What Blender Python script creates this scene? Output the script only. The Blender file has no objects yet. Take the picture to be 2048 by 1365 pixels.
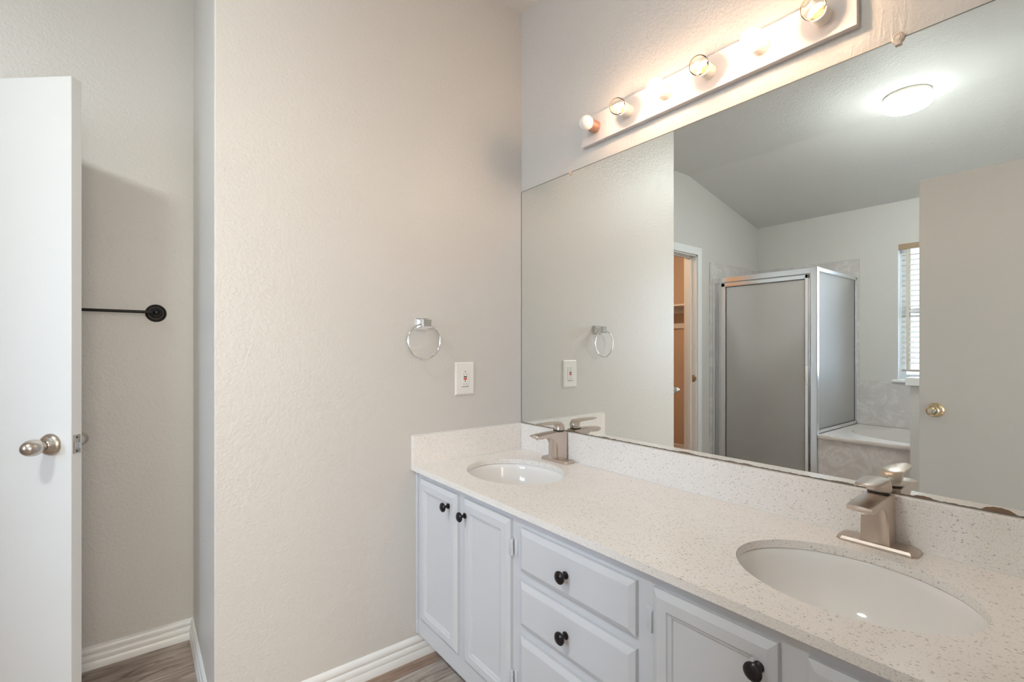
import bpy, bmesh, math, random
from mathutils import Vector, Matrix
random.seed(7)
PI = math.pi
C = bpy.context.scene.collection
S = bpy.context.scene

# ------------------------------------------------------------------ camera
cam_d = bpy.data.cameras.new('camera')
cam_d.sensor_width = 36.0
cam_d.lens = 964.2 / 2048 * 36.0
cam_d.shift_y = 16.0 / 2048
cam_d.clip_start = 0.02
cam = bpy.data.objects.new('camera', cam_d)
C.objects.link(cam)
cam.location = (-1.3895, -1.7099, 1.2)
cam.rotation_euler = (PI / 2, 0, -math.radians(37.94))
S.camera = cam

# ------------------------------------------------------------------ world, light, exposure
S.view_settings.view_transform = 'Standard'
S.view_settings.look = 'None'
S.view_settings.exposure = 0.0
S.view_settings.gamma = 1.0
S.view_settings.use_curve_mapping = False
w = bpy.data.worlds.new('world'); S.world = w
w.use_nodes = True
w.node_tree.nodes['Background'].inputs[0].default_value = (0.72, 0.86, 1.0, 1)
w.node_tree.nodes['Background'].inputs[1].default_value = 2.2


def area(name, loc, rot, sx, sy, power, col):
    l = bpy.data.lights.new(name, 'AREA')
    l.shape = 'RECTANGLE'; l.size = sx; l.size_y = sy
    l.energy = power; l.color = col
    o = bpy.data.objects.new(name, l); C.objects.link(o)
    o.location = loc; o.rotation_euler = rot
    return o


# daylight at the bathroom window; added fill lamp in the bedroom behind the camera
area('window_daylight', (-4.65, -1.55, 1.6), (0, -PI / 2, 0), 2.0, 2.0, 270, (0.60, 0.74, 1.0))
area('bedroom_fill', (-1.6, -4.55, 1.45), (PI / 2, 0, 0), 2.2, 1.6, 88, (1.0, 0.84, 0.64))
BULB_FROST = 35.0
BULB_CLEAR = 740.0
DOME = 163.0
CLOSET_W = 30.0

# ------------------------------------------------------------------ materials


def mat(name, col=(0.8, 0.8, 0.8), rough=0.5, metal=0.0, spec=None):
    m = bpy.data.materials.new(name); m.use_nodes = True
    b = m.node_tree.nodes['Principled BSDF']
    b.inputs['Base Color'].default_value = (*col, 1)
    b.inputs['Roughness'].default_value = rough
    b.inputs['Metallic'].default_value = metal
    if spec is not None: b.inputs['Specular IOR Level'].default_value = spec
    return m


def nodes(m): return m.node_tree.nodes, m.node_tree.links, m.node_tree.nodes['Principled BSDF']


def coords(m, scale=(1, 1, 1)):
    N, L, B = nodes(m)
    g = N.new('ShaderNodeNewGeometry')
    mp = N.new('ShaderNodeMapping'); mp.inputs['Scale'].default_value = scale
    L.new(g.outputs['Position'], mp.inputs['Vector'])
    return mp.outputs['Vector']


def noise(m, vec, scale, detail=2.0, rough=0.5, dist=0.0):
    n = m.node_tree.nodes.new('ShaderNodeTexNoise')
    n.inputs['Scale'].default_value = scale; n.inputs['Detail'].default_value = detail
    n.inputs['Roughness'].default_value = rough; n.inputs['Distortion'].default_value = dist
    m.node_tree.links.new(vec, n.inputs['Vector'])
    return n


def math_n(m, op, a, b=None, c=None, clamp=False):
    n = m.node_tree.nodes.new('ShaderNodeMath'); n.operation = op; n.use_clamp = clamp
    for i, v in enumerate((a, b, c)):
        if v is None: continue
        if isinstance(v, (int, float)): n.inputs[i].default_value = v
        else: m.node_tree.links.new(v, n.inputs[i])
    return n.outputs[0]


def ramp(m, fac, stops):
    n = m.node_tree.nodes.new('ShaderNodeValToRGB')
    e = n.color_ramp.elements
    while len(e) < len(stops): e.new(0.5)
    for i, (p, c) in enumerate(stops):
        e[i].position = p; e[i].color = (*c, 1)
    m.node_tree.links.new(fac, n.inputs[0])
    return n.outputs[0]


def mix(m, fac, a, b):
    n = m.node_tree.nodes.new('ShaderNodeMix'); n.data_type = 'RGBA'
    L = m.node_tree.links
    if isinstance(fac, (int, float)): n.inputs[0].default_value = fac
    else: L.new(fac, n.inputs[0])
    for i, v in ((6, a), (7, b)):
        if isinstance(v, tuple): n.inputs[i].default_value = (*v, 1)
        else: L.new(v, n.inputs[i])
    return n.outputs[2]


def bump(m, h, strength, dist):
    N, L, B = nodes(m)
    b = N.new('ShaderNodeBump'); b.inputs['Strength'].default_value = strength
    b.inputs['Distance'].default_value = dist
    L.new(h, b.inputs['Height']); L.new(b.outputs[0], B.inputs['Normal'])


def wall_mat(name, col, rough=0.5, stroke=False):
    m = mat(name, col, rough, spec=0.5)
    v = coords(m)
    a = noise(m, v, 95, 3, 0.6, 0.4).outputs[0]
    b = noise(m, v, 22, 3, 0.55, 1.2).outputs[0]
    h = math_n(m, 'ADD', math_n(m, 'MULTIPLY', a, 0.75), math_n(m, 'MULTIPLY', b, 0.45))
    if stroke:
        v2 = coords(m, (1, 1.0, 0.18))
        s = noise(m, v2, 60, 3, 0.6, 1.4).outputs[0]
        h = math_n(m, 'ADD', h, math_n(m, 'MULTIPLY', s, 0.9))
    bump(m, h, 0.62, 0.0042)
    return m


M = {}
M['wall'] = wall_mat('wall_paint', (0.63, 0.605, 0.575), 0.36)
M['wall_brushed'] = wall_mat('brushed_wall_paint', (0.63, 0.605, 0.575), 0.45, True)
M['ceiling'] = wall_mat('ceiling_paint', (0.73, 0.72, 0.70), 0.7)
M['closet'] = wall_mat('closet_paint', (0.60, 0.47, 0.37), 0.7)
M['trim'] = mat('white_trim_paint', (0.80, 0.80, 0.79), 0.28)
M['door'] = mat('door_paint', (0.74, 0.74, 0.73), 0.32)
_v = coords(M['door'], (1, 1, 0.08)); bump(M['door'], noise(M['door'], _v, 160, 2).outputs[0], 0.12, 0.001)
M['cabinet'] = mat('cabinet_paint', (0.635, 0.645, 0.67), 0.38)
_v = coords(M['cabinet'], (1, 1, 0.15)); bump(M['cabinet'], noise(M['cabinet'], _v, 120, 2).outputs[0], 0.08, 0.001)
M['groove'] = mat('shadow_gap', (0.18, 0.18, 0.19), 0.8)
M['mirror'] = mat('mirror_silver', (0.86, 0.89, 0.875), 0.0, 1.0)
M['mirror_edge'] = mat('mirror_edge', (0.16, 0.15, 0.13), 0.4)
M['stain'] = mat('desilvered_brown', (0.20, 0.12, 0.075), 0.55)
M['nickel'] = mat('brushed_nickel', (0.67, 0.58, 0.51), 0.32, 1.0)
_v = coords(M['nickel'], (1, 1, 12)); bump(M['nickel'], noise(M['nickel'], _v, 300, 2).outputs[0], 0.08, 0.0004)
M['nickel_plate'] = mat('brushed_nickel_plate', (0.60, 0.52, 0.46), 0.45, 1.0)
M['worn_nickel'] = mat('worn_nickel', (0.60, 0.545, 0.48), 0.24, 1.0)
M['chrome'] = mat('chrome', (0.86, 0.87, 0.88), 0.06, 1.0)
M['brass'] = mat('antique_brass', (0.72, 0.60, 0.40), 0.2, 1.0)
M['alu'] = mat('polished_aluminium', (0.80, 0.81, 0.83), 0.22, 1.0)
M['black'] = mat('black_metal', (0.012, 0.011, 0.011), 0.32, 0.6)
M['bronze'] = mat('dark_bronze', (0.035, 0.030, 0.032), 0.28, 0.8)
M['porcelain'] = mat('white_porcelain', (0.86, 0.84, 0.82), 0.07)
M['plastic'] = mat('white_plastic', (0.82, 0.80, 0.77), 0.3)
M['fixture'] = mat('fixture_enamel', (0.66, 0.62, 0.60), 0.3)
M['socket'] = mat('socket_white', (0.82, 0.77, 0.70), 0.35)
M['copper'] = mat('copper_socket_cover', (0.46, 0.25, 0.19), 0.35, 0.55)
M['slot'] = mat('dark_slot', (0.05, 0.045, 0.04), 0.6)
M['red'] = mat('red_button', (0.65, 0.12, 0.09), 0.5)
M['dark_green'] = mat('dark_button', (0.06, 0.06, 0.04), 0.5)
M['tan'] = mat('tan_valance', (0.42, 0.30, 0.20), 0.5)
M['slat'] = mat('blind_slat', (0.50, 0.43, 0.36), 0.5)
M['tape'] = mat('cream_tape', (0.70, 0.66, 0.58), 0.8)
M['vinyl'] = mat('white_vinyl', (0.82, 0.84, 0.85), 0.35)
M['clip'] = mat('clip_clear', (0.66, 0.56, 0.48), 0.25)

# clear / frosted glasses


def glass_mix(name, col, gloss_rough, fac):
    m = bpy.data.materials.new(name); m.use_nodes = True
    N, L = m.node_tree.nodes, m.node_tree.links
    N.remove(N['Principled BSDF'])
    t = N.new('ShaderNodeBsdfTransparent'); t.inputs[0].default_value = (*col, 1)
    g = N.new('ShaderNodeBsdfGlossy'); g.inputs['Roughness'].default_value = gloss_rough
    lw = N.new('ShaderNodeLayerWeight'); lw.inputs['Blend'].default_value = fac
    mx = N.new('ShaderNodeMixShader')
    L.new(lw.outputs['Fresnel'], mx.inputs[0]); L.new(t.outputs[0], mx.inputs[1]); L.new(g.outputs[0], mx.inputs[2])
    L.new(mx.outputs[0], N['Material Output'].inputs['Surface'])
    return m


M['pane'] = glass_mix('window_pane', (0.97, 0.99, 0.98), 0.0, 0.12)
M['bulb_clear'] = glass_mix('clear_bulb_glass', (1.0, 0.97, 0.93), 0.02, 0.10)
m = M['frosted'] = mat('frosted_shower_glass', (0.97, 0.96, 0.94), 0.40)
m.node_tree.nodes['Principled BSDF'].inputs['Transmission Weight'].default_value = 0.86
m.node_tree.nodes['Principled BSDF'].inputs['IOR'].default_value = 1.12
_v = coords(m); bump(m, noise(m, _v, 260, 2).outputs[0], 0.5, 0.002)
m = M['bulb_white'] = mat('unlit_white_bulb', (0.88, 0.84, 0.78), 0.18)


def emit(name, col, s):
    m = bpy.data.materials.new(name); m.use_nodes = True
    N, L = m.node_tree.nodes, m.node_tree.links
    N.remove(N['Principled BSDF'])
    e = N.new('ShaderNodeEmission'); e.inputs[0].default_value = (*col, 1); e.inputs[1].default_value = s
    L.new(e.outputs[0], N['Material Output'].inputs['Surface'])
    return m


M['glow_bulb'] = emit('lit_frosted_bulb', (1.0, 0.70, 0.49), BULB_FROST)
M['filament'] = emit('lit_filament', (1.0, 0.69, 0.47), BULB_CLEAR)
M['glow_dome'] = emit('lit_dome', (0.94, 1.0, 0.97), DOME)

# quartz
m = M['quartz'] = mat('speckled_quartz', (0.74, 0.72, 0.69), 0.22)
N, L, B = nodes(m)
v = coords(m)


def flecks(scale, thr, gate, stretch):
    mp = coords(m, stretch)
    wn = noise(m, mp, scale * 1.3, 1)
    vm = N.new('ShaderNodeVectorMath'); vm.operation = 'MULTIPLY_ADD'
    L.new(wn.outputs[1], vm.inputs[0]); vm.inputs[1].default_value = (0.6 / scale,) * 3; L.new(mp, vm.inputs[2])
    vo = N.new('ShaderNodeTexVoronoi'); vo.inputs['Scale'].default_value = scale
    L.new(vm.outputs[0], vo.inputs['Vector'])
    sep = N.new('ShaderNodeSeparateColor'); L.new(vo.outputs['Color'], sep.inputs[0])
    d = math_n(m, 'LESS_THAN', vo.outputs['Distance'], thr)
    g = math_n(m, 'GREATER_THAN', sep.outputs[0], gate)
    return math_n(m, 'MULTIPLY', d, g), sep.outputs[1]


f1, r1 = flecks(210, 0.30, 0.62, (1, 0.6, 1))
f2, r2 = flecks(330, 0.30, 0.55, (0.7, 1, 1))
f3, r3 = flecks(260, 0.22, 0.90, (1, 1, 0.8))
tone = ramp(m, noise(m, v, 9, 3).outputs[0], [(0.3, (0.85, 0.81, 0.77)), (0.7, (0.88, 0.84, 0.80))])
c1 = mix(m, math_n(m, 'MULTIPLY', f1, 0.75), tone, ramp(m, r1, [(0.0, (0.30, 0.26, 0.23)), (0.6, (0.48, 0.44, 0.40)), (1.0, (0.55, 0.53, 0.52))]))
c2 = mix(m, math_n(m, 'MULTIPLY', f2, 0.55), c1, (0.52, 0.48, 0.45))
c3 = mix(m, f3, c2, (0.92, 0.92, 0.92))
L.new(c3, B.inputs['Base Color'])

# cultured marble surround
m = M['marble'] = mat('cultured_marble', (0.5, 0.47, 0.45), 0.2)
N, L, B = nodes(m); v = coords(m)
n1 = noise(m, v, 5.5, 5, 0.62, 2.6).outputs[0]
n2 = noise(m, v, 18, 4, 0.6, 1.5).outputs[0]
k = math_n(m, 'MULTIPLY', n1, 0.75); k = math_n(m, 'ADD', k, math_n(m, 'MULTIPLY', n2, 0.25))
L.new(ramp(m, k, [(0.36, (0.55, 0.51, 0.49)), (0.52, (0.60, 0.56, 0.545)), (0.58, (0.68, 0.65, 0.64)), (0.64, (0.585, 0.545, 0.53))]), B.inputs['Base Color'])
m = M['tub'] = mat('tub_marble', (0.68, 0.63, 0.60), 0.12)

# plank floor: rows run along x, 0.1755 wide
m = M['floor'] = mat('vinyl_plank_floor', (0.4, 0.33, 0.28), 0.42)
N, L, B = nodes(m)
g = N.new('ShaderNodeNewGeometry'); sx = N.new('ShaderNodeSeparateXYZ'); L.new(g.outputs['Position'], sx.inputs[0])
yy = math_n(m, 'DIVIDE', math_n(m, 'ADD', sx.outputs[1], 0.073), 0.1755)
row = math_n(m, 'FLOOR', yy)
wn = N.new('ShaderNodeTexWhiteNoise'); wn.noise_dimensions = '1D'; L.new(math_n(m, 'ADD', row, 13.7), wn.inputs['W'])
xo = math_n(m, 'DIVIDE', math_n(m, 'ADD', sx.outputs[0], math_n(m, 'MULTIPLY', wn.outputs[0], 1.2)), 1.2)
col_i = math_n(m, 'FLOOR', xo)
wn2 = N.new('ShaderNodeTexWhiteNoise'); wn2.noise_dimensions = '2D'
cv = N.new('ShaderNodeCombineXYZ'); L.new(row, cv.inputs[0]); L.new(col_i, cv.inputs[1]); L.new(cv.outputs[0], wn2.inputs['Vector'])
off = N.new('ShaderNodeVectorMath'); off.operation = 'MULTIPLY_ADD'
L.new(wn2.outputs['Color'], off.inputs[0]); off.inputs[1].default_value = (7, 7, 7); L.new(g.outputs['Position'], off.inputs[2])
mp = N.new('ShaderNodeMapping'); mp.inputs['Scale'].default_value = (0.9, 9, 1); L.new(off.outputs[0], mp.inputs[0])
gr = noise(m, mp.outputs[0], 6, 8, 0.68, 0.9).outputs[0]
mp2 = N.new('ShaderNodeMapping'); mp2.inputs['Scale'].default_value = (1, 3.0, 1); L.new(off.outputs[0], mp2.inputs[0])
kn = noise(m, mp2.outputs[0], 4.2, 5, 0.6, 1.2).outputs[0]
greige = ramp(m, gr, [(0.3, (0.20, 0.145, 0.115)), (0.45, (0.36, 0.30, 0.255)), (0.6, (0.53, 0.475, 0.425)), (0.8, (0.62, 0.57, 0.52))])
brown = ramp(m, gr, [(0.3, (0.19, 0.115, 0.085)), (0.5, (0.32, 0.215, 0.16)), (0.75, (0.46, 0.34, 0.26))])
knot = ramp(m, kn, [(0.57, (0, 0, 0)), (0.66, (1, 1, 1))])
is0 = math_n(m, 'COMPARE', row, 0.0, 0.1)
tonef = math_n(m, 'GREATER_THAN', wn2.outputs['Value'], 0.62)
isrec = math_n(m, 'MULTIPLY', math_n(m, 'GREATER_THAN', row, 1.5), 0.45)
base = mix(m, math_n(m, 'MAXIMUM', is0, isrec), greige, brown)
base = mix(m, math_n(m, 'MULTIPLY', knot, 0.75), base, (0.10, 0.062, 0.045))
fy = math_n(m, 'FRACT', yy); fx = math_n(m, 'FRACT', xo)
seam = math_n(m, 'MAXIMUM', math_n(m, 'LESS_THAN', fy, 0.012), math_n(m, 'LESS_THAN', fx, 0.002))
L.new(mix(m, math_n(m, 'MULTIPLY', seam, 0.8), base, (0.05, 0.035, 0.03)), B.inputs['Base Color'])

# ------------------------------------------------------------------ mesh helpers


def box(bm, x0, x1, y0, y1, z0, z1, bev=0.0, seg=2):
    r = bmesh.ops.create_cube(bm, size=1.0)
    vs = r['verts']
    for v in vs:
        v.co = Vector(((x0 + x1) / 2 + v.co.x * abs(x1 - x0), (y0 + y1) / 2 + v.co.y * abs(y1 - y0), (z0 + z1) / 2 + v.co.z * abs(z1 - z0)))
    if bev > 0:
        es = list({e for v in vs for e in v.link_edges})
        bmesh.ops.bevel(bm, geom=es, offset=bev, segments=seg, profile=0.5, affect='EDGES')
    return bm


def lathe(bm, prof, origin, axis, n=32, sx=1.0, sy=1.0, up=None, closed=False):
    """prof = [(r, h)], swept round axis from origin; sx, sy squash the circle"""
    a = Vector(axis).normalized()
    u = Vector(up) if up else (Vector((0, 0, 1)) if abs(a.z) < 0.9 else Vector((1, 0, 0)))
    u = (u - a * u.dot(a)).normalized(); v = a.cross(u)
    o = Vector(origin); rings = []
    for r, h in prof:
        if r < 1e-6:
            rings.append([bm.verts.new(o + a * h)])
        else:
            rings.append([bm.verts.new(o + a * h + u * (r * sx * math.cos(2 * PI * i / n)) + v * (r * sy * math.sin(2 * PI * i / n))) for i in range(n)])
    pairs = list(zip(rings[:-1], rings[1:]))
    if closed: pairs.append((rings[-1], rings[0]))
    for A, B_ in pairs:
        for i in range(n):
            j = (i + 1) % n
            if len(A) == 1 and len(B_) == 1: continue
            if len(A) == 1: bm.faces.new((A[0], B_[i], B_[j]))
            elif len(B_) == 1: bm.faces.new((A[i], A[j], B_[0]))
            else: bm.faces.new((A[i], A[j], B_[j], B_[i]))
    return bm


def tube(bm, pts, r, n=12, close=False):
    pts = [Vector(p) for p in pts]; K = len(pts); rings = []
    prev = None
    for i, p in enumerate(pts):
        if close: t = (pts[(i + 1) % K] - pts[i - 1]).normalized()
        else: t = (pts[min(i + 1, K - 1)] - pts[max(i - 1, 0)]).normalized()
        if prev is None:
            u = Vector((0, 0, 1)) if abs(t.z) < 0.9 else Vector((1, 0, 0))
        else: u = prev
        u = (u - t * u.dot(t)).normalized(); prev = u; v = t.cross(u)
        rings.append([bm.verts.new(p + u * r * math.cos(2 * PI * k / n) + v * r * math.sin(2 * PI * k / n)) for k in range(n)])
    rng = range(K) if close else range(K - 1)
    for i in rng:
        A, B_ = rings[i], rings[(i + 1) % K]
        for k in range(n): bm.faces.new((A[k], A[(k + 1) % n], B_[(k + 1) % n], B_[k]))
    if not close:
        bm.faces.new(rings[0][::-1]); bm.faces.new(rings[-1])
    return bm


def prism(bm, poly, fn, t0, t1, shrink=None):
    """poly: 2-D outline; fn(a, b, t) -> point; extruded from t0 to t1"""
    A = [bm.verts.new(fn(a, b, t0)) for a, b in poly]
    B_ = [bm.verts.new(fn(a, b, t1)) for a, b in poly]
    n = len(poly)
    for i in range(n): bm.faces.new((A[i], A[(i + 1) % n], B_[(i + 1) % n], B_[i]))
    bm.faces.new(A[::-1]); bm.faces.new(B_)
    return bm


def new(): return bmesh.new()


origin_of = {}


def obj(name, bm, material, parent=None, local=False, smooth=True, angle=35):
    bmesh.ops.recalc_face_normals(bm, faces=bm.faces)
    if parent is not None and not local:
        o = origin_of[parent.name]
        bmesh.ops.translate(bm, verts=bm.verts, vec=-o)
    me = bpy.data.meshes.new(name); bm.to_mesh(me); bm.free()
    if smooth:
        for p in me.polygons: p.use_smooth = True
        me.set_sharp_from_angle(angle=math.radians(angle))
    me.materials.append(M[material] if isinstance(material, str) else material)
    ob = bpy.data.objects.new(name, me); C.objects.link(ob)
    if parent is not None:
        ob.parent = parent
        origin_of[ob.name] = origin_of[parent.name]
    else: origin_of[ob.name] = Vector((0, 0, 0))
    return ob


def thing(name, label, cat, loc, rz=0.0, group=None):
    o = bpy.data.objects.new(name, None); C.objects.link(o)
    o.location = loc; o.rotation_euler = (0, 0, rz); o.empty_display_size = 0.05
    o['label'] = label; o['category'] = cat
    if group: o['group'] = group
    origin_of[o.name] = Vector(loc)
    return o


def sroot(name, loc, rz=0.0):
    o = bpy.data.objects.new(name, None); C.objects.link(o)
    o.location = loc; o.rotation_euler = (0, 0, rz); o.empty_display_size = 0.05
    o['kind'] = 'structure'; origin_of[o.name] = Vector(loc)
    return o


def struct(name, bm, material, smooth=False):
    o = obj(name, bm, material, smooth=smooth)
    o['kind'] = 'structure'
    return o


# ------------------------------------------------------------------ room shell
XB = -3.74      # window wall
YA = 0.69       # far wall with the closet doorway
YK = -1.70      # wall behind the camera
XE = -1.2022    # corner of the short wall
ZC = 2.73
ZB = 2.458
T = 0.12


def zc(x): return ZC if x > -2.474 else ZC + (ZB - ZC) * (-2.474 - x) / (3.74 - 2.474)


bm = new(); box(bm, -5.2, 1.6, -4.8, 2.6, -0.12, 0.0); struct('floor', bm, 'floor')
bm = new()
prism(bm, [(1.6, ZC), (-2.474, ZC), (XB - T, zc(XB - T)), (-5.2, zc(XB - T)), (-5.2, 2.95), (1.6, 2.95)], lambda a, b, t: (a, t, b), -4.8, 2.6)
struct('ceiling', bm, 'ceiling')
bm = new(); box(bm, 0, T, YK - T, YA, 0, ZC); struct('wall_right', bm, 'wall_brushed')
bm = new(); box(bm, XE, 0, 0, YA, 0, ZC)
es = [e for e in bm.edges if all(abs(v.co.x - XE) < 1e-5 and v.co.y < 1e-5 for v in e.verts)]
bmesh.ops.bevel(bm, geom=es, offset=0.004, segments=3, affect='EDGES')
wf = struct('wall_front', bm, 'wall')
bm = new(); tube(bm, [(-1.075 + .022 * math.cos(a), 0.0002, .458 + .006 * math.sin(a)) for a in [PI * (.35 + .75 * i / 14) for i in range(15)]], .0011, 6)
obj('wall_scuff', bm, 'wall', wf)['label'] = 'small crescent shaped dent in the paint'
DX0, DX1, DZ = -2.60, -1.985, 2.05
bm = new()
prism(bm, [(T, 0), (T, ZC), (DX1, ZC), (DX1, 0)], lambda a, b, t: (a, t, b), YA, YA + T)
prism(bm, [(DX1, DZ), (DX1, ZC), (-2.474, ZC), (DX0, zc(DX0)), (DX0, DZ)], lambda a, b, t: (a, t, b), YA, YA + T)
prism(bm, [(DX0, 0), (DX0, zc(DX0)), (XB - T, zc(XB - T)), (XB - T, 0)], lambda a, b, t: (a, t, b), YA, YA + T)
struct('wall_far', bm, 'wall')
WY0, WY1, WZ0, WZ1 = -1.39, -0.49, 0.935, 2.094
bm = new()
for (y0, y1, z0, z1) in ((YK - T, WY0, 0, ZB - .03), (WY1, YA, 0, ZB - .03), (WY0, WY1, 0, WZ0), (WY0, WY1, WZ1, ZB - .03)):
    box(bm, XB - T, XB, y0, y1, z0, z1)
box(bm, XB - 0.02, XB, YK, YA, ZB - .03, ZB)
struct('wall_left', bm, 'wall')
EX0, EX1 = -1.70, -0.90
bm = new(); box(bm, EX1, 0, YK - T, YK, 0, ZC); box(bm, EX0, EX1, YK - T, YK, 2.05, ZC)
prism(bm, [(EX0, 0), (EX0, ZC), (-2.474, ZC), (XB, ZB), (XB, 0)], lambda a, b, t: (a, t, b), YK - T, YK)
struct('wall_back', bm, 'wall')
# bedroom behind the camera
bm = new()
box(bm, 1.48, 1.6, -4.8, YK - T, 0, ZC); box(bm, -5.2, -5.08, -4.8, YK - T, 0, ZC - .3); box(bm, T, 1.48, YK - T, YK - T + .05, 0, ZC)
box(bm, -5.08, XB - T, YK - T, YK - T + .05, 0, 2.42)
for (x0, x1, z0, z1) in ((-5.08, -2.8, 0, 2.42), (-.4, 1.48, 0, ZC), (-2.8, -.4, 0, .6), (-2.8, -.4, 2.3, 2.42)):
    box(bm, x0, x1, -4.8, -4.7, z0, z1)
struct('wall_bedroom', bm, 'wall')
# closet
bm = new()
box(bm, -3.71, -3.65, YA + T, 2.4, 0, 2.4); box(bm, -3.65, -1.2, 2.34, 2.4, 0, 2.4); box(bm, -1.26, -1.2, YA + T, 2.34, 0, 2.4)
struct('wall_closet', bm, 'closet')
bm = new(); box(bm, -3.65, -1.26, YA + T, 2.34, 2.4, 2.44); struct('ceiling_closet', bm, 'closet')

# baseboards
BP = [(0, 0), (.014, 0), (.014, .0275), (.0118, .030), (.0128, .033), (.0132, .040), (.0122, .048), (.0095, .0525), (.0068, .0545),
      (.0088, .058), (.0105, .064), (.0100, .071), (.0075, .077), (.0040, .081), (.0, .0838)]


def baseboard(name, p0, p1, nrm):
    bm = new(); p0, p1, n = Vector((*p0, 0)), Vector((*p1, 0)), Vector((*nrm, 0))
    d = p1 - p0
    prism(bm, BP, lambda a, b, t: p0 + d * t + n * a + Vector((0, 0, b)), 0, 1)
    return obj(name, bm, 'trim', smooth=True, angle=50)


for nm, p0, p1, n in (('baseboard_front', (XE - .0139, 0), (-.45, 0), (0, -1)),
                      ('baseboard_recess', (XE, -.0139), (XE, YA), (-1, 0)),
                      ('baseboard_far', (XE, YA), (DX1 + .062, YA), (0, -1)),
                      ('baseboard_closet', (-3.65, YA + T), (-3.65, 2.34), (1, 0)),
                      ('baseboard_back', (-3.0, YK), (EX0 - .06, YK), (0, 1))):
    baseboard(nm, p0, p1, n)['kind'] = 'structure'


def casing(name, x0, x1, ztop, y, nrm, wd=.062, depth=.10):
    """door casing and jamb round an opening x0..x1 in a wall at y"""
    bm = new(); t = .016 * nrm
    for (a, b, c, d) in ((x0 - wd + .006, x0 + .006, 0, ztop + wd), (x1 - .006, x1 + wd - .006, 0, ztop + wd), (x0 + .006, x1 - .006, ztop - .006, ztop + wd)):
        box(bm, a, b, min(y, y + t), max(y, y + t), c, d, 0.003)
    yy0, yy1 = (y, y + T) if nrm < 0 else (y - T, y)
    # jamb boards and stops
    box(bm, x0 - .001, x0 + .016, yy0, yy1, 0, ztop); box(bm, x1 - .016, x1 + .001, yy0, yy1, 0, ztop); box(bm, x0, x1, yy0, yy1, ztop - .016, ztop + .001)
    ym = y - nrm * .045
    a, b = sorted((ym, ym - nrm * .035))
    box(bm, x0 + .016, x0 + .028, a, b, 0, ztop - .016, .002); box(bm, x1 - .028, x1 - .016, a, b, 0, ztop - .016, .002)
    box(bm, x0 + .016, x1 - .016, a, b, ztop - .028, ztop - .016, .002)
    return struct(name, bm, 'trim')


tr = casing('trim_1', DX0, DX1, DZ, YA, -1)
bm = new(); box(bm, DX0 + .015, DX0 + .018, YA + .012, YA + .040, .905, .965, .001); box(bm, DX0 + .012, DX0 + .0182, YA - .002, YA + .012, .918, .952, .001)
obj('strike_plate', bm, 'worn_nickel', tr)['label'] = 'worn metal strike plate'
casing('trim_2', EX0, EX1, 2.05, YK, 1)

# ------------------------------------------------------------------ doors


def egg_knob(parent, base, nrm, mt, lock=False, label=None):
    n = Vector(nrm); bm = new(); o = Vector(base)
    lathe(bm, [(0, 0), (.0335, 0), (.034, .002), (.031, .008), (.024, .013), (.015, .016), (.0125, .019)], o, n, 36)
    lathe(bm, [(.0115, .014), (.011, .03), (.014, .033)], o, n, 24)
    if lock:
        pr = [(.0115, .028), (.019, .033), (.0255, .041), (.0275, .050), (.0255, .058), (.021, .0625), (.019, .0618), (.015, .064), (.0, .065)]
        lathe(bm, pr, o, n, 36, 1.0, 1.0)
    else:
        pr = [(.0115, .026)]
        for i in range(1, 15):
            a = PI * (0.10 + 0.90 * i / 14); pr.append((.0245 * math.sin(a) ** .9 if i < 14 else 0, .052 - .030 * math.cos(a)))
        lathe(bm, pr, o, n, 36)
    k = obj('door_knob', bm, mt, parent, local=True)
    if label: k['label'] = label
    if lock:
        b2 = new(); u = Vector((0, 0, 1))
        lathe(b2, [(0, .064), (.0085, .064), (.0085, .0665), (0, .0665)], o, n, 24)
        obj('key_cylinder', b2, 'worn_nickel', k, local=True)
        b3 = new(); s = n.cross(u)
        c = o + n * .0669
        box(b3, c.x - .0006, c.x + .0006, c.y - .001, c.y + .001, c.z - .004, c.z + .004)
        obj('key_slot', b3, 'slot', k, local=True)
    return k


# closet door: hinged at (-1.99, .67), swung out 41 degrees short of square; local +x runs from hinge to free edge
ang = math.atan2(.268 - .664, -1.546 + 1.998)
d1 = sroot('door_1', (-1.998, .664, 0.012), ang)
bm = new(); box(bm, 0, .602, 0, .0345, 0, 2.018, .0012, 1)
obj('door_leaf', bm, 'door', d1, local=True, smooth=False)
egg_knob(d1, (.602 - .066, 0, .897), (0, -1, 0), 'worn_nickel', label='worn brushed nickel egg shaped knob')
egg_knob(d1, (.602 - .066, .0345, .897), (0, 1, 0), 'worn_nickel')
bm = new(); box(bm, .6015, .6035, .005, .029, .868, .925, .0008)
lt = obj('latch', bm, 'worn_nickel', d1, local=True); lt['label'] = 'scuffed latch plate with bolt'
bm = new(); prism(bm, [(0, 0), (.014, .002), (.014, .006), (0, .016)], lambda a, b, t: (.6035 + a, .009 + b, t), .885, .903)
obj('latch_bolt', bm, 'chrome', lt, local=True)
bm = new(); lathe(bm, [(0, 0), (.003, 0), (.003, .001), (0, .001)], (.6035, .017, .917), (1, 0, 0), 12); lathe(bm, [(0, 0), (.003, 0), (.003, .001), (0, .001)], (.6035, .017, .875), (1, 0, 0), 12)
obj('latch_screw', bm, 'slot', lt, local=True)
for z in (.2, 1.0, 1.8):
    bm = new(); lathe(bm, [(0, 0), (.006, 0), (.006, .09), (0, .09)], (-.004, .038, z), (0, 0, 1), 14)
    obj('hinge', bm, 'worn_nickel', d1, local=True)
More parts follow.
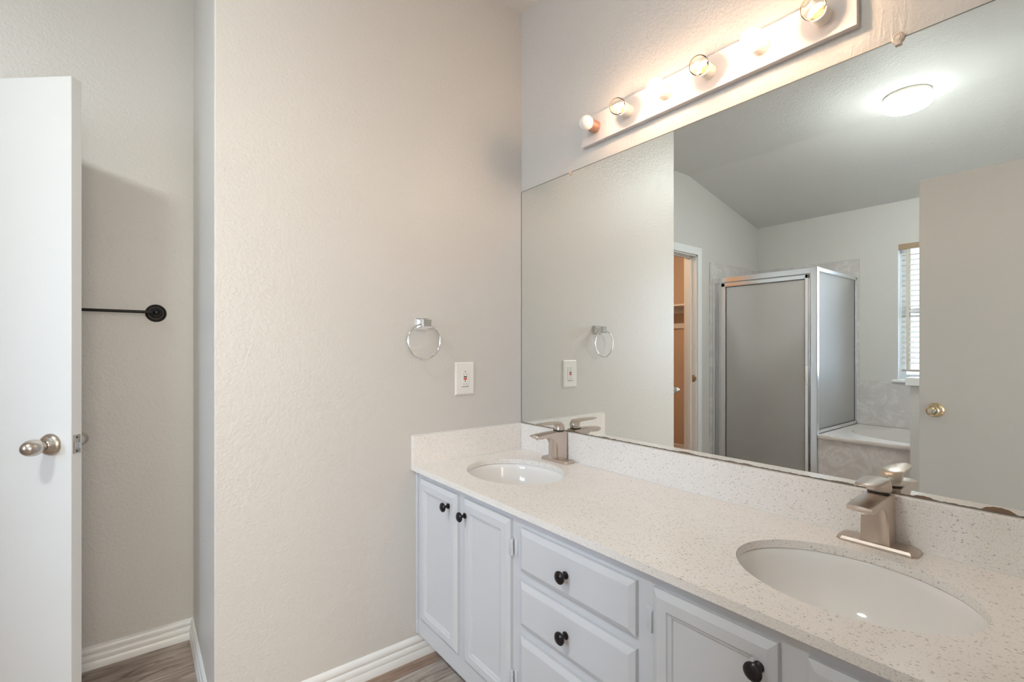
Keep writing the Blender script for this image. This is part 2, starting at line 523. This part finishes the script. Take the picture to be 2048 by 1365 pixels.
# entry door: standing open against nothing, parallel to the mirror
d2 = sroot('door_2', (-1.66, -1.765, 0.012), 0)
bm = new(); box(bm, -.035, 0, 0, .695, 0, 2.018, .0012, 1)
obj('door_leaf', bm, 'door', d2, local=True, smooth=False)
egg_knob(d2, (0, .695 - .062, .893), (1, 0, 0), 'brass', lock=True, label='antique brass keyed knob')

# ------------------------------------------------------------------ vanity cabinet
XF = -.527
van = thing('vanity_cabinet', 'long light grey painted double vanity cabinet under the speckled countertop', 'cabinet', (XF, -.85, 0))
bm = new()
box(bm, XF, XF + .02, -1.695, -.001, .0985, .731)
box(bm, XF + .02, -.001, -1.695, -1.677, .0985, .731)
box(bm, XF + .02, -.001, -.019, -.001, .0985, .731)
box(bm, XF + .02, -.001, -1.677, -.019, .0985, .115)
box(bm, -.451, -.436, -1.695, -.001, 0, .0985)
box(bm, XF - .006, XF, -.016, -.001, .0985, .731, .001)
obj('carcass', bm, 'cabinet', van, smooth=False)


def loft_panel(bm, ya, yb, z0, z1, rings, x0):
    R = []
    for ins, dep in rings:
        R.append([bm.verts.new((x0 - dep, yy_, zz_)) for yy_, zz_ in ((ya - ins, z0 + ins), (yb + ins, z0 + ins), (yb + ins, z1 - ins), (ya - ins, z1 - ins))])
    for A, B_ in zip(R[:-1], R[1:]):
        for i in range(4): bm.faces.new((A[i], A[(i + 1) % 4], B_[(i + 1) % 4], B_[i]))
    bm.faces.new(R[0][::-1]); bm.faces.new(R[-1])


def knob(parent, y, z):
    bm = new()
    lathe(bm, [(0, 0), (.0095, 0), (.0095, .003), (.0055, .006), (.0045, .012), (.006, .017), (.0150, .0195), (.0162, .022), (.0158, .0245), (.012, .028), (.006, .030), (0, .0305)],
          (XF - .018, y, z), (-1, 0, 0), 32)
    return obj('knob', bm, 'bronze', parent)


DR = [(0, .0002), (0, .010), (.003, .012), (.0125, .0172), (.014, .0182), (.036, .0182), (.038, .0150), (.0455, .0128), (.0475, .0095)]
WR = [(0, .0002), (0, .010), (.003, .012), (.0125, .0172), (.015, .0182)]
doors = [(-.054, -.3185, .172, .707, ('k', -.271, .6605)), (-.3615, -.6095, .172, .707, ('k', -.3775, .6565)),
         (-1.0965, -1.3445, .172, .703, ('k', -1.317, .6535)), (-1.3905, -1.652, .172, .703, ('k', -1.4200, .6535))]
dparts = []
dl = ['narrow door nearest the short wall', 'second door, knob at its left edge', 'door right of the drawers, hinged on its left', 'last door, cut by the photo edge']
for (ya, yb, z0, z1, k), lb in zip(doors, dl):
    bm = new(); loft_panel(bm, ya, yb, z0, z1, DR, XF)
    d = obj('door', bm, 'cabinet', van, smooth=False); dparts.append(d)
    knob(d, k[1], k[2])
for z0, z1, kz in ((.576, .697, .6357), (.4235, .5475, .4855), (.172, .393, .30)):
    bm = new(); loft_panel(bm, -.656, -1.051, z0, z1, WR, XF)
    d = obj('drawer', bm, 'cabinet', van, smooth=False)
    knob(d, -.8445, kz)


def hinge(parent, y, z, side):
    bm = new()
    # painted leaf on the face frame with a knuckle next to the door edge
    y0, y1 = sorted((y, y + side * .017))
    box(bm, XF - .0025, XF, y0, y1, z - .026, z + .026, .001)
    for i in range(3):
        zz = z - .0235 + i * .0160
        lathe(bm, [(0, 0), (.0046, 0), (.0046, .0150), (0, .0150)], (XF - .0085, y, zz), (0, 0, 1), 14)
    y0, y1 = sorted((y, y - side * .004))
    box(bm, XF - .0165, XF - .004, y0, y1, z - .022, z + .022, .001)
    lathe(bm, [(.0, 0), (.003, 0.0), (.0, .004)], (XF - .0085, y, z - .0235), (0, 0, -1), 10)
    return obj('hinge', bm, 'cabinet', parent)


for z in (.630, .250): hinge(dparts[1], -.6145, z, -1)
for z in (.629, .250): hinge(dparts[2], -1.0915, z, 1)

# ------------------------------------------------------------------ countertop
ZT, ZU = .7515, .7325
sinks = [(-.288, -.315), (-.292, -1.367)]
SA, SB = .203, .166
top = thing('countertop', 'off-white speckled quartz countertop with upstand over the long vanity', 'countertop', (-.55, -.85, ZU))
bm = new()


def loop(pts):
    vs = [bm.verts.new((x, y, ZT)) for x, y in pts]
    return [bm.edges.new((vs[i], vs[(i + 1) % len(vs)])) for i in range(len(vs))]


ed = loop([(-.552, -.0005), (-.0005, -.0005), (-.0005, -1.699), (-.552, -1.699)])
for cx, cy in sinks:
    ed += loop([(cx + SB * math.cos(2 * PI * i / 72), cy + SA * math.sin(2 * PI * i / 72)) for i in range(72)])
r = bmesh.ops.triangle_fill(bm, use_beauty=True, use_dissolve=False, edges=ed)
fs = [f for f in r['geom'] if isinstance(f, bmesh.types.BMFace)]
ex = bmesh.ops.extrude_face_region(bm, geom=fs)
for v in ex['geom']:
    if isinstance(v, bmesh.types.BMVert): v.co.z = ZU
obj('slab', bm, 'quartz', top, angle=30)
bm = new(); box(bm, -.020, -.0005, -1.699, -.0005, ZT, .8640, .0012)
obj('backsplash', bm, 'quartz', top, smooth=False)
bm = new(); box(bm, -.552, -.0205, -.020, -.0005, ZT, .8640, .0012)
obj('side_splash', bm, 'quartz', top, smooth=False)
bm = new(); box(bm, -.0225, -.0200, -1.699, -.0205, ZT, ZT + .0022, .0006); box(bm, -.552, -.0225, -.0225, -.0200, ZT, ZT + .0022, .0006); box(bm, -.552, -.02, -.006, -.0005, .864, .8665, .0008)
obj('caulk_bead', bm, 'trim', top, smooth=False)

for (cx, cy), lb in zip(sinks, ('oval white undermount basin nearest the short wall with the towel ring', 'oval white undermount basin nearest the camera, cut into the right end of the countertop')):
    t = thing('sink_basin', lb, 'sink', (cx, cy, .58), 0, 'undermount basins in the countertop')
    bm = new()
    pr = [(1.02, ZU - .0004), (1.0, ZU - .004)]
    for i in range(1, 13):
        a = PI / 2 * i / 12
        pr.append((.99 * math.cos(a) ** .55 if i < 12 else .10, ZU - .004 - .148 * math.sin(a) ** 1.15))
    inner = [(r_ * 1.0, h) for r_, h in pr]
    outer = [(r_ + .05, h - .012) for r_, h in reversed(pr[1:])] + [(1.07, ZU - .012), (1.07, ZU - .0004)]
    lathe(bm, inner + outer, (cx, cy, 0), (0, 0, 1), 72, SB, SA, up=(1, 0, 0), closed=True)
    obj('bowl', bm, 'porcelain', t, angle=60)
    bm = new(); lathe(bm, [(.0, .5795), (.018, .5795), (.023, .5815), (.022, .584), (.016, .5825), (0, .5825)], (cx, cy, 0), (0, 0, 1), 28)
    obj('drain', bm, 'chrome', t)

# ------------------------------------------------------------------ faucets


def faucet(cy, label):
    t = thing('faucet', label, 'faucet', (-.055, cy, ZT), 0, 'brushed nickel faucets')
    bm = new()
    # base plate with raised bevelled rim, rounded ends
    pl = []
    hx, hy, ch = .0285, .076, .010
    for a, b in ((hx, hy - ch), (hx - ch, hy), (-hx + ch, hy), (-hx, hy - ch), (-hx, -hy + ch), (-hx + ch, -hy), (hx - ch, -hy), (hx, -hy + ch)): pl.append((a, b))
    A = [bm.verts.new((-.056 + a, cy + b, ZT)) for a, b in pl]
    B1 = [bm.verts.new((-.056 + a, cy + b, ZT + .005)) for a, b in pl]
    B2 = [bm.verts.new((-.056 + a * .87, cy + b * .955, ZT + .0105)) for a, b in pl]
    for P_, Q in ((A, B1), (B1, B2)):
        for i in range(8): bm.faces.new((P_[i], P_[(i + 1) % 8], Q[(i + 1) % 8], Q[i]))
    bm.faces.new(B2); bm.faces.new(A[::-1])
    obj('base_plate', bm, 'nickel_plate', t, smooth=False)
    # column and spout as one swept side profile with bowed front edge
    z0 = ZT + .0095
    prof = [(-.031, z0), (-.030, .80), (-.028, .84), (-.026, .869), (-.034, .8735), (-.080, .8735), (-.120, .8725), (-.160, .8705), (-.186, .8675),
            (-.188, .8610), (-.180, .8540), (-.165, .8510), (-.145, .8530)] + [None] * 7 + [(-.080, z0)]

    def hw(x, z):
        return .0275 - .004 * (z - .76) / .11
    nY = 17
    rows = []
    for j in range(nY):
        s = -1 + 2 * j / (nY - 1)
        rw = []
        Rf = .008 + .040 * s ** 4
        xf = -.079 + .0075 * (1 - s * s)
        for i in range(len(prof)):
            if 13 <= i <= 19:
                a = PI / 2 * (i - 13) / 6
                x, z = xf - Rf + Rf * math.sin(a), .854 - Rf + Rf * math.cos(a)
            else: x, z = prof[i]
            if i == 20: x = xf
            h = hw(x, z)
            xx = x; zz = z
            if x < -.15: xx = x + .006 * s * s            # bowed tip
            if 4 <= i <= 8: zz = z - .0035 * s * s         # crowned top
            rw.append(bm2v(xx, cy + s * h, zz))
        rows.append(rw)
    bm = new()
    V = [[bm.verts.new(p) for p in rw] for rw in rows]
    n = len(prof)
    for j in range(nY - 1):
        for i in range(n): bm.faces.new((V[j][i], V[j][(i + 1) % n], V[j + 1][(i + 1) % n], V[j + 1][i]))
    bm.faces.new(V[0]); bm.faces.new(V[-1][::-1])
    bmesh.ops.triangulate(bm, faces=[f for f in bm.faces if len(f.verts) > 4])
    obj('spout_body', bm, 'nickel', t, angle=27)
    # dark seam ring between body and handle
    bm = new(); lathe(bm, [(.0, .8725), (.0215, .8725), (.0215, .8760), (0, .8760)], (-.051, cy, 0), (0, 0, 1), 32)
    obj('seam_ring', bm, 'slot', t)
    # handle: short barrel that sweeps up and forward into a blade
    hp = [(-.0270, .8755), (-.0250, .884), (-.0275, .894), (-.036, .9030), (-.050, .9085), (-.075, .9105), (-.105, .9105), (-.140, .9100), (-.168, .9090),
          (-.169, .9082), (-.140, .9065), (-.110, .9060), (-.086, .9050), (-.071, .9005), (-.0665, .8930), (-.066, .885), (-.066, .8755)]
    bm = new(); nY = 11; V = []
    for j in range(nY):
        s = -1 + 2 * j / (nY - 1); rw = []
        for i, (x, z) in enumerate(hp):
            h = .0220
            if x < -.10: h = .0220 * math.sqrt(max(0.12, 1 - ((-.10 - x) / .082) ** 2))
            xx = x
            if i in (0, 1, 2, 3): xx = x - .013 * s * s
            if i in (13, 14, 15, 16): xx = x + .012 * s * s
            zz = z - (.003 * s * s if 4 <= i <= 12 else 0)
            rw.append((xx, cy + s * h, zz))
        V.append([bm.verts.new(p) for p in rw])
    n = len(hp)
    for j in range(nY - 1):
        for i in range(n): bm.faces.new((V[j][i], V[j][(i + 1) % n], V[j + 1][(i + 1) % n], V[j + 1][i]))
    for W in (V[0], V[-1]):
        for i in range(7): bm.faces.new((W[i], W[i + 1], W[15 - i], W[16 - i]))
        bm.faces.new((W[7], W[8], W[9]))
    obj('lever', bm, 'nickel', t, angle=40)
    bm = new(); lathe(bm, [(0, 0), (.010, 0), (.010, .006), (0, .006)], (-.160, cy, .8475), (0, 0, 1), 20)
    obj('aerator', bm, 'chrome', t)
    return t


def bm2v(x, y, z): return (x, y, z)


faucet(-.297, 'brushed nickel faucet behind the basin nearest the short wall')
faucet(-1.356, 'brushed nickel faucet behind the basin nearest the camera, at the right')

# ------------------------------------------------------------------ mirror
MZ0, MZ1, MX = .8662, 1.9140, -.003
mir = thing('wall_mirror', 'large frameless mirror above the backsplash along the whole vanity wall', 'mirror', (0, -.85, MZ0))
bm = new(); box(bm, MX, -.0003, -1.698, -.003, MZ0, MZ1); obj('mirror_glass', bm, 'mirror', mir, smooth=False)
bm = new()
box(bm, MX - .0006, -.0003, -1.698, -.003, MZ1, MZ1 + .0022); box(bm, MX - .0006, -.0003, -.003, -.0004, MZ0, MZ1); box(bm, MX - .0006, -.0003, -1.698, -.003, MZ0 - .0018, MZ0 + .0005)
obj('mirror_edge', bm, 'mirror_edge', mir, smooth=False)
# corroded lower edge: jagged strip with larger bites
bites = [(-.355, .012, .0035), (-.50, .022, .0040), (-.545, .010, .003), (-.835, .030, .0045), (-.985, .02, .003), (-1.03, .02, .0035), (-1.27, .03, .0035), (-1.425, .020, .0055), (-1.545, .026, .0105), (-.32, .012, .005)]
bm = new(); K = 560; lo = []; hi = []
for i in range(K + 1):
    y = -.004 - 1.693 * i / K
    h = .0010 + .0008 * math.sin(i * .9) * math.sin(i * .37) + .0006 * random.random()
    for by, bw, bh in bites:
        u = (y - by) / bw
        if abs(u) < 1: h = max(h, bh * (1 - u * u) ** .6 + .0004 * math.sin(i * 1.7))
    lo.append(bm.verts.new((MX - .0004, y, MZ0))); hi.append(bm.verts.new((MX - .0004, y, MZ0 + h)))
for i in range(K): bm.faces.new((lo[i], lo[i + 1], hi[i + 1], hi[i]))
r = bmesh.ops.extrude_face_region(bm, geom=list(bm.faces))
for v in r['geom']:
    if isinstance(v, bmesh.types.BMVert): v.co.x += .0003
obj('corroded_edge', bm, 'stain', mir, smooth=False)['label'] = 'brown desilvered lower edge of the mirror'
for y, rr in ((-.316, .0085), (-1.381, .0125)):
    bm = new()
    lathe(bm, [(0, 0), (rr, 0), (rr, .0035), (rr * .7, .006), (rr * .45, .0052), (rr * .4, .0065), (0, .0065)], (MX - .0005, y, MZ1 + .003), (-1, 0, 0), 20)
    box(bm, MX - .006, MX, y - rr * .5, y + rr * .5, MZ1 - rr * 1.1, MZ1, .001)
    obj('mirror_clip', bm, 'clip', mir)

# ------------------------------------------------------------------ vanity light bar
bar = thing('vanity_light_bar', 'white six-bulb light bar on the wall above the mirror', 'light fixture', (0, -.85, 2.036))
bm = new(); box(bm, -.0196, 0, -1.305, -.394, 1.983, 2.090, .0015); obj('back_plate', bm, 'fixture', bar, smooth=False)
BZ = 2.0385
kinds = ['dead', 'clear', 'frost', 'clear', 'frost', 'clear']
for k, kind in enumerate(kinds):
    y = -.469 - .1524 * k
    bm = new()
    lathe(bm, [(.0215, 0), (.0215, .036), (.0200, .037), (.0190, .036), (.0185, .010), (.0, .010)], (-.0196, y, BZ), (-1, 0, 0), 36)
    if kind == 'dead':
        for q in range(5): lathe(bm, [(.0215, .004 + q * .0065), (.0221, .0055 + q * .0065), (.0215, .007 + q * .0065)], (-.0196, y, BZ), (-1, 0, 0), 36)
    s = obj('socket', bm, 'copper' if kind == 'dead' else 'socket', bar)
    if kind == 'dead': s['label'] = 'copper coloured socket sleeve'
    R = .0275 if kind != 'frost' else .029
    bm = new(); pr = []
    cxx = .055 if kind != 'clear' else .060
    for i in range(0, 17):
        a = PI * i / 16
        pr.append((R * math.sin(a) if i < 16 else 0, cxx - R * math.cos(a)))
    pr = [(.012, .012), (.0125, .024), (.0165, .033)] + [p for p in pr if p[1] > .038]
    lathe(bm, pr, (-.0196, y, BZ), (-1, 0, 0), 36)
    if kind == 'dead': b = obj('light_bulb', bm, 'bulb_white', s); b['label'] = 'unlit white bulb'
    elif kind == 'frost': b = obj('light_bulb', bm, 'glow_bulb', s); b['label'] = 'lit frosted bulb'
    else:
        b = obj('light_bulb', bm, 'bulb_clear', s); b['label'] = 'lit clear bulb'
        bm = new(); lathe(bm, [(0, -.009), (.005, -.006), (.0068, 0), (.005, .006), (0, .009)], (-.0196 - .052, y, BZ), (-1, 0, 0), 16)
        obj('filament', bm, 'filament', s)
        bm = new(); lathe(bm, [(.0115, .014), (.0115, .026), (.006, .034), (.003, .044), (.0, .045)], (-.0196, y, BZ), (-1, 0, 0), 20)
        obj('bulb_stem', bm, 'brass', s)

# ------------------------------------------------------------------ ceiling light
cl = thing('ceiling_light', 'round lit flush ceiling light seen in the mirror', 'light fixture', (-2.27, -.885, ZC))
bm = new(); lathe(bm, [(0, 0), (.112, 0), (.114, .004), (.112, .010), (.118, .014), (.116, .022), (.106, .026), (.108, .034), (0, .034)], (-2.27, -.885, ZC - .0005), (0, 0, -1), 48)
obj('canopy', bm, 'socket', cl)
bm = new(); pr = [(.108, .033), (.120, .042), (.124, .052)]
for i in range(1, 11):
    a = PI / 2 * i / 10; pr.append((.124 * math.cos(a) if i < 10 else 0, .052 + .050 * math.sin(a)))
lathe(bm, pr, (-2.27, -.885, ZC), (0, 0, -1), 48)
obj('glass_dome', bm, 'glow_dome', cl)
ll = bpy.data.lights.new('closet_bulb', 'POINT'); ll.energy = CLOSET_W; ll.color = (1.0, .70, .46); ll.shadow_soft_size = .05
lo_ = bpy.data.objects.new('closet_bulb', ll); C.objects.link(lo_); lo_.location = (-2.15, 1.5, 2.3)

# ------------------------------------------------------------------ outlet
ox, oz = -.3095, 1.0775
ot = thing('wall_outlet', 'white double outlet with red and black buttons on the short wall', 'outlet', (ox, 0, oz))
bm = new()
R = []
for ins, dep in ((0, 0), (0, .0035), (.004, .0062), (.006, .0066)):
    R.append([bm.verts.new((ox + a * (.0455 - ins), -dep, oz + b * (.0675 - ins))) for a, b in ((-1, -1), (1, -1), (1, 1), (-1, 1))])
for A, B_ in zip(R[:-1], R[1:]):
    for i in range(4): bm.faces.new((A[i], A[(i + 1) % 4], B_[(i + 1) % 4], B_[i]))
bm.faces.new(R[0][::-1]); bm.faces.new(R[-1])
obj('cover_plate', bm, 'plastic', ot, smooth=False)
bm = new(); box(bm, ox - .0168, ox + .0168, -.0085, -.006, oz - .0335, oz + .0335, .0012)
rc = obj('receptacle', bm, 'plastic', ot, smooth=False)
yf = -.0087
for zc_, zg in ((.0175, .0285), (-.0240, -.0118)):
    bm = new()
    box(bm, ox - .0075, ox - .0060, yf, yf + .001, oz + zc_ - .004, oz + zc_ + .004)
    box(bm, ox + .0060, ox + .0078, yf, yf + .001, oz + zc_ - .0035, oz + zc_ + .0035)
    lathe(bm, [(0, 0), (.0024, 0), (.0024, .0005), (0, .0005)], (ox, yf + .0004, oz + zg), (0, -1, 0), 12)
    obj('socket_slots', bm, 'slot', rc, smooth=False)
bm = new()
box(bm, ox - .0168, ox + .0168, yf + .001, yf + .0022, oz - .0352, oz - .0338)
obj('lower_gap', bm, 'slot', rc, smooth=False)
bm = new(); box(bm, ox - .0075, ox + .0075, -.0096, -.008, oz + .0042, oz + .0092, .0006); obj('test_button', bm, 'dark_green', rc)
bm = new(); box(bm, ox - .0075, ox + .0075, -.0096, -.008, oz - .0062, oz + .0022, .0006); obj('reset_button', bm, 'red', rc)

# ------------------------------------------------------------------ towel ring
tr_ = thing('towel_ring', 'chrome towel ring on a square post on the short wall left of the outlet', 'towel ring', (-.5105, 0, 1.299))
bm = new()
cx, cz = -.5085, 1.2985


def sq(hx, hz, y): return [bm.verts.new((cx + a * hx, y, cz + b * hz)) for a, b in ((-1, -1), (1, -1), (1, 1), (-1, 1))]


R = [sq(.0285, .0225, 0), sq(.0285, .0225, -.004), sq(.022, .017, -.009), sq(.0155, .0125, -.020), sq(.0155, .0125, -.030), sq(.021, .0165, -.036), sq(.021, .0165, -.050), sq(.0165, .0125, -.054)]
for A, B_ in zip(R[:-1], R[1:]):
    for i in range(4): bm.faces.new((A[i], A[(i + 1) % 4], B_[(i + 1) % 4], B_[i]))
bm.faces.new(R[0][::-1]); bm.faces.new(R[-1])
obj('post', bm, 'chrome', tr_, smooth=False)
bm = new(); RR = .0680
tube(bm, [(-.517 + RR * math.sin(2 * PI * i / 64), -.043, 1.2285 + RR * math.cos(2 * PI * i / 64)) for i in range(64)], .0034, 12, True)
obj('ring', bm, 'chrome', tr_)

# ------------------------------------------------------------------ towel bar in the recess
tb = thing('towel_bar', 'black round towel bar on the recess wall behind the half open closet door', 'towel bar', (-1.327, YA, 1.343))
for x in (-1.327, -1.784):
    bm = new()
    lathe(bm, [(0, 0), (.0345, 0), (.0350, .003), (.032, .008), (.0245, .0105), (.022, .0105), (.019, .014), (.0125, .0155), (.0105, .020), (.0105, .052), (.0125, .056), (.0135, .066), (.0125, .076), (.008, .080), (0, .081)],
          (x, YA, 1.343), (0, -1, 0), 40)
    obj('bracket', bm, 'black', tb)
bm = new(); tube(bm, [(-1.335, YA - .066, 1.343), (-1.776, YA - .066, 1.343)], .0055, 16)
obj('rail', bm, 'black', tb)

# ------------------------------------------------------------------ shower, tub, surround
XS, YS, ZS = -2.85, -.185, 1.850
sh = thing('shower_enclosure', 'corner shower stall of frosted glass in a silver metal frame', 'shower', (XS, .25, 0))
bm = new(); prism(bm, [(-2.8035, .10), (-2.8035, 2.007), (XB + .0005, 2.007), (XB + .0005, .10)], lambda a, b, t: (a, t, b), YA - .010, YA - .0005)
obj('surround_panel', bm, 'marble', sh, smooth=False)
bm = new(); box(bm, XB + .0005, XB + .010, YS - .03, YA - .0105, .53, 2.012, .001); box(bm, XB + .0005, XB + .010, YS + .016, YA - .0105, .10, .53)
obj('surround_panel', bm, 'marble', sh, smooth=False)
bm = new(); box(bm, XB + .01, XS + .03, YS + .0, YA - .011, .0, .10, .01); obj('shower_pan', bm, 'tub', sh)
zc0 = .1005
bm = new()
# front: wall jamb, strike column, header, sill, corner post
box(bm, XS - .014, XS + .020, YA - .040, YA - .0105, zc0, ZS - .004, .004)
box(bm, XS - .012, XS + .016, .585, .612, zc0, ZS - .004, .004)
box(bm, XS - .016, XS + .024, YS - .012, YA - .0105, ZS - .050, ZS, .005)
box(bm, XS - .016, XS + .020, YS - .012, YA - .0105, zc0, zc0 + .035, .004)
box(bm, XS - .017, XS + .0255, YS - .016, YS + .034, .101, ZS + .0015, .005)
# return panel above the tub
box(bm, XB + .012, XS + .018, YS - .014, YS + .014, ZS - .034, ZS - .001, .004)
box(bm, XB + .012, XS - .018, YS - .014, YS + .014, .530, .560, .004)
box(bm, XB + .0105, XB + .034, YS - .014, YS + .014, .530, ZS - .002, .004)
obj('metal_frame', bm, 'alu', sh, smooth=False)
bm = new(); box(bm, XS - .003, XS + .003, .612, .652, zc0 + .03, ZS - .045); obj('fixed_pane', bm, 'frosted', sh, smooth=False)
bm = new(); box(bm, XB + .034, XS - .012, YS - .003, YS + .003, .558, ZS - .032); obj('side_pane', bm, 'frosted', sh, smooth=False)
bm = new()
for a in ((.545, .585), (-.140, -.112)): box(bm, XS + .004, XS + .030, a[0], a[1], zc0 + .045, ZS - .054, .005)
box(bm, XS + .004, XS + .030, -.140, .585, ZS - .090, ZS - .054, .005); box(bm, XS + .004, XS + .030, -.140, .585, zc0 + .045, zc0 + .08, .005)
box(bm, XS + .0035, XS + .0045, -.112, .545, ZS - .094, ZS - .090)
sd = obj('shower_door', bm, 'alu', sh, smooth=False)
bm = new(); box(bm, XS + .012, XS + .018, -.116, .549, zc0 + .07, ZS - .085); obj('door_pane', bm, 'frosted', sd, smooth=False)
bm = new(); box(bm, XS + .030, XS + .046, -.138, -.124, .910, 1.062, .003); obj('pull_handle', bm, 'plastic', sd)
bm = new()
for (x0, x1, y0, y1, z0, z1) in ((XS + .0105, XS + .0112, -.1125, -.108, .2, ZS - .09), (XS + .0105, XS + .0112, .541, .546, .2, ZS - .09)):
    box(bm, x0, x1 + .008, y0, y1, z0, z1)
box(bm, XS + .0105, XS + .0192, -.112, .545, ZS - .0945, ZS - .0900)
obj('door_gasket', bm, 'slot', sd, smooth=False)
bm = new(); box(bm, XB + .034, XB + .039, YS - .0042, YS + .0042, .565, ZS - .034); box(bm, XB + .036, XS - .03, YS - .0042, YS + .0042, .5595, .5635)
obj('side_gasket', bm, 'slot', sh, smooth=False)

# bathtub
tub = thing('bathtub', 'built-in bathtub with oval basin and marbled front panel, seen in the mirror', 'bathtub', (XS, -.94, 0))
bm = new(); TZ = .528
ty0, ty1 = YK + .002, YS - .0175
cxx, cyy = (XB + .01 + XS) / 2, (ty0 + ty1) / 2
A_, B__ = (ty1 - ty0) / 2 - .10, (XS - XB) / 2 - .075


def loop2(pts):
    vs = [bm.verts.new((x, y, TZ)) for x, y in pts]
    return vs, [bm.edges.new((vs[i], vs[(i + 1) % len(vs)])) for i in range(len(vs))]


_, e1 = loop2([(XB + .011, ty0), (XS + .022, ty0), (XS + .022, ty1), (XB + .011, ty1)])
NN = 72
vs, e2 = loop2([(cxx + B__ * math.cos(2 * PI * i / NN), cyy + A_ * math.sin(2 * PI * i / NN)) for i in range(NN)])
bmesh.ops.triangle_fill(bm, use_beauty=True, edges=e1 + e2)
prev = vs
for q in range(1, 10):
    a = PI / 2 * q / 9; sc = math.cos(a) ** .4 if q < 9 else .35; z = TZ - .012 - .36 * math.sin(a)
    ring = [bm.verts.new((cxx + B__ * sc * math.cos(2 * PI * i / NN), cyy + A_ * sc * math.sin(2 * PI * i / NN), z)) for i in range(NN)]
    for i in range(NN): bm.faces.new((prev[i], prev[(i + 1) % NN], ring[(i + 1) % NN], ring[i]))
    prev = ring
bm.faces.new(prev)
obj('basin', bm, 'tub', tub, angle=50)
bm = new(); box(bm, XS - .004, XS + .026, ty0, ty1, TZ - .030, TZ + .001, .004)
obj('rim', bm, 'tub', tub)
bm = new(); box(bm, XS, XS + .014, ty0, ty1, .001, TZ - .03)
obj('apron', bm, 'marble', tub, smooth=False)
bm = new(); box(bm, XB + .0005, XB + .010, YK + .001, YS - .0305, TZ + .001, .920, .001)
obj('splash_panel', bm, 'marble', tub, smooth=False)

# pony wall at the tub
pw = struct('wall_pony', box(new(), -2.80, -2.68, YK + .001, -.808, 0, .955), 'wall')
bm = new(); box(bm, -2.815, -2.665, YK + .001, -.785, .955, 1.010, .004); struct('trim_3', bm, 'trim')

# ------------------------------------------------------------------ window, sill, blind
wd = sroot('window_1', (XB - .08, -.94, .95))
bm = new(); X0, X1 = XB - .105, XB - .065
for q, (y0, y1, z0, z1) in enumerate(((WY0, WY0 + .045, WZ0, WZ1), (WY1 - .045, WY1, WZ0, WZ1), (WY0 + .04, WY1 - .04, WZ0, WZ0 + .05), (WY0 + .04, WY1 - .04, WZ1 - .045, WZ1), (WY0 + .04, WY1 - .04, 1.50, 1.545))):
    box(bm, X0 + .002 * (q > 1), X1 - .002 * (q > 1), y0, y1, z0, z1, .003)
obj('window_frame', bm, 'vinyl', wd, smooth=False)
bm = new(); box(bm, XB - .088, XB - .084, WY0 + .04, WY1 - .04, WZ0 + .045, WZ1 - .04); obj('window_pane', bm, 'pane', wd, smooth=False)
bm = new(); box(bm, XB - .065, XB + .028, WY0 - .035, WY1 + .035, WZ0 - .018, WZ0 + .004, .004); obj('window_sill', bm, 'trim', wd, smooth=False)
bm = new(); box(bm, XB - .064, XB - .001, WY1 - .003, WY1, WZ0, WZ1); box(bm, XB - .064, XB - .001, WY0, WY0 + .003, WZ0, WZ1); box(bm, XB - .064, XB - .001, WY0, WY1, WZ1 - .003, WZ1)
obj('window_reveal', bm, 'trim', wd, smooth=False)

bl = thing('window_blind', 'tan wooden slat blind with open slats in the window over the tub', 'blind', (XB - .02, -.94, 1.0))
bm = new(); box(bm, XB - .030, XB + .004, WY0 + .004, WY1 - .004, 2.045, 2.091, .003); obj('valance', bm, 'tan', bl)
bm = new(); z = 1.998
zs = []
while z > 1.045:
    zs.append(z)
    prism(bm, [(-.023, .0065), (.023, -.0085), (.023, -.0060), (0, .0015), (-.023, .0090)], lambda a, b, t, z=z: (XB - .030 + a, t, z + b), WY0 + .022, WY1 - .022)
    z -= .0435
obj('slats', bm, 'slat', bl, smooth=False)
bm = new(); box(bm, XB - .052, XB - .008, WY0 + .022, WY1 - .022, 1.010, 1.028, .003); obj('bottom_rail', bm, 'slat', bl)
for y in (WY1 - .065, -.94, WY0 + .065):
    bm = new()
    box(bm, XB - .0075, XB - .0065, y - .010, y + .010, 1.02, 2.05); box(bm, XB - .0535, XB - .0525, y - .010, y + .010, 1.02, 2.05)
    obj('ladder_tape', bm, 'tape', bl, smooth=False)
bm = new(); tube(bm, [(XB - .003, WY1 - .055, 2.04), (XB - .003, WY1 - .055, 1.40)], .0012, 6)
lathe(bm, [(0, 0), (.006, .002), (.008, .022), (.003, .032), (0, .033)], (XB - .003, WY1 - .055, 1.372), (0, 0, 1), 12)
obj('pull_cord', bm, 'tape', bl)

# ------------------------------------------------------------------ closet shelf
cs = thing('closet_shelf', 'plain shelf board with cleat inside the closet doorway', 'shelf', (-3.5, 1.6, 1.68))
bm = new(); box(bm, -3.65, -3.32, YA + T, 2.34, 1.675, 1.695, .002); obj('shelf_board', bm, 'trim', cs, smooth=False)
bm = new(); box(bm, -3.65, -3.63, YA + T, 2.34, 1.615, 1.675); box(bm, -3.65, -3.63, YA + T, 2.34, 1.44, 1.50, .002); obj('cleat', bm, 'trim', cs, smooth=False)
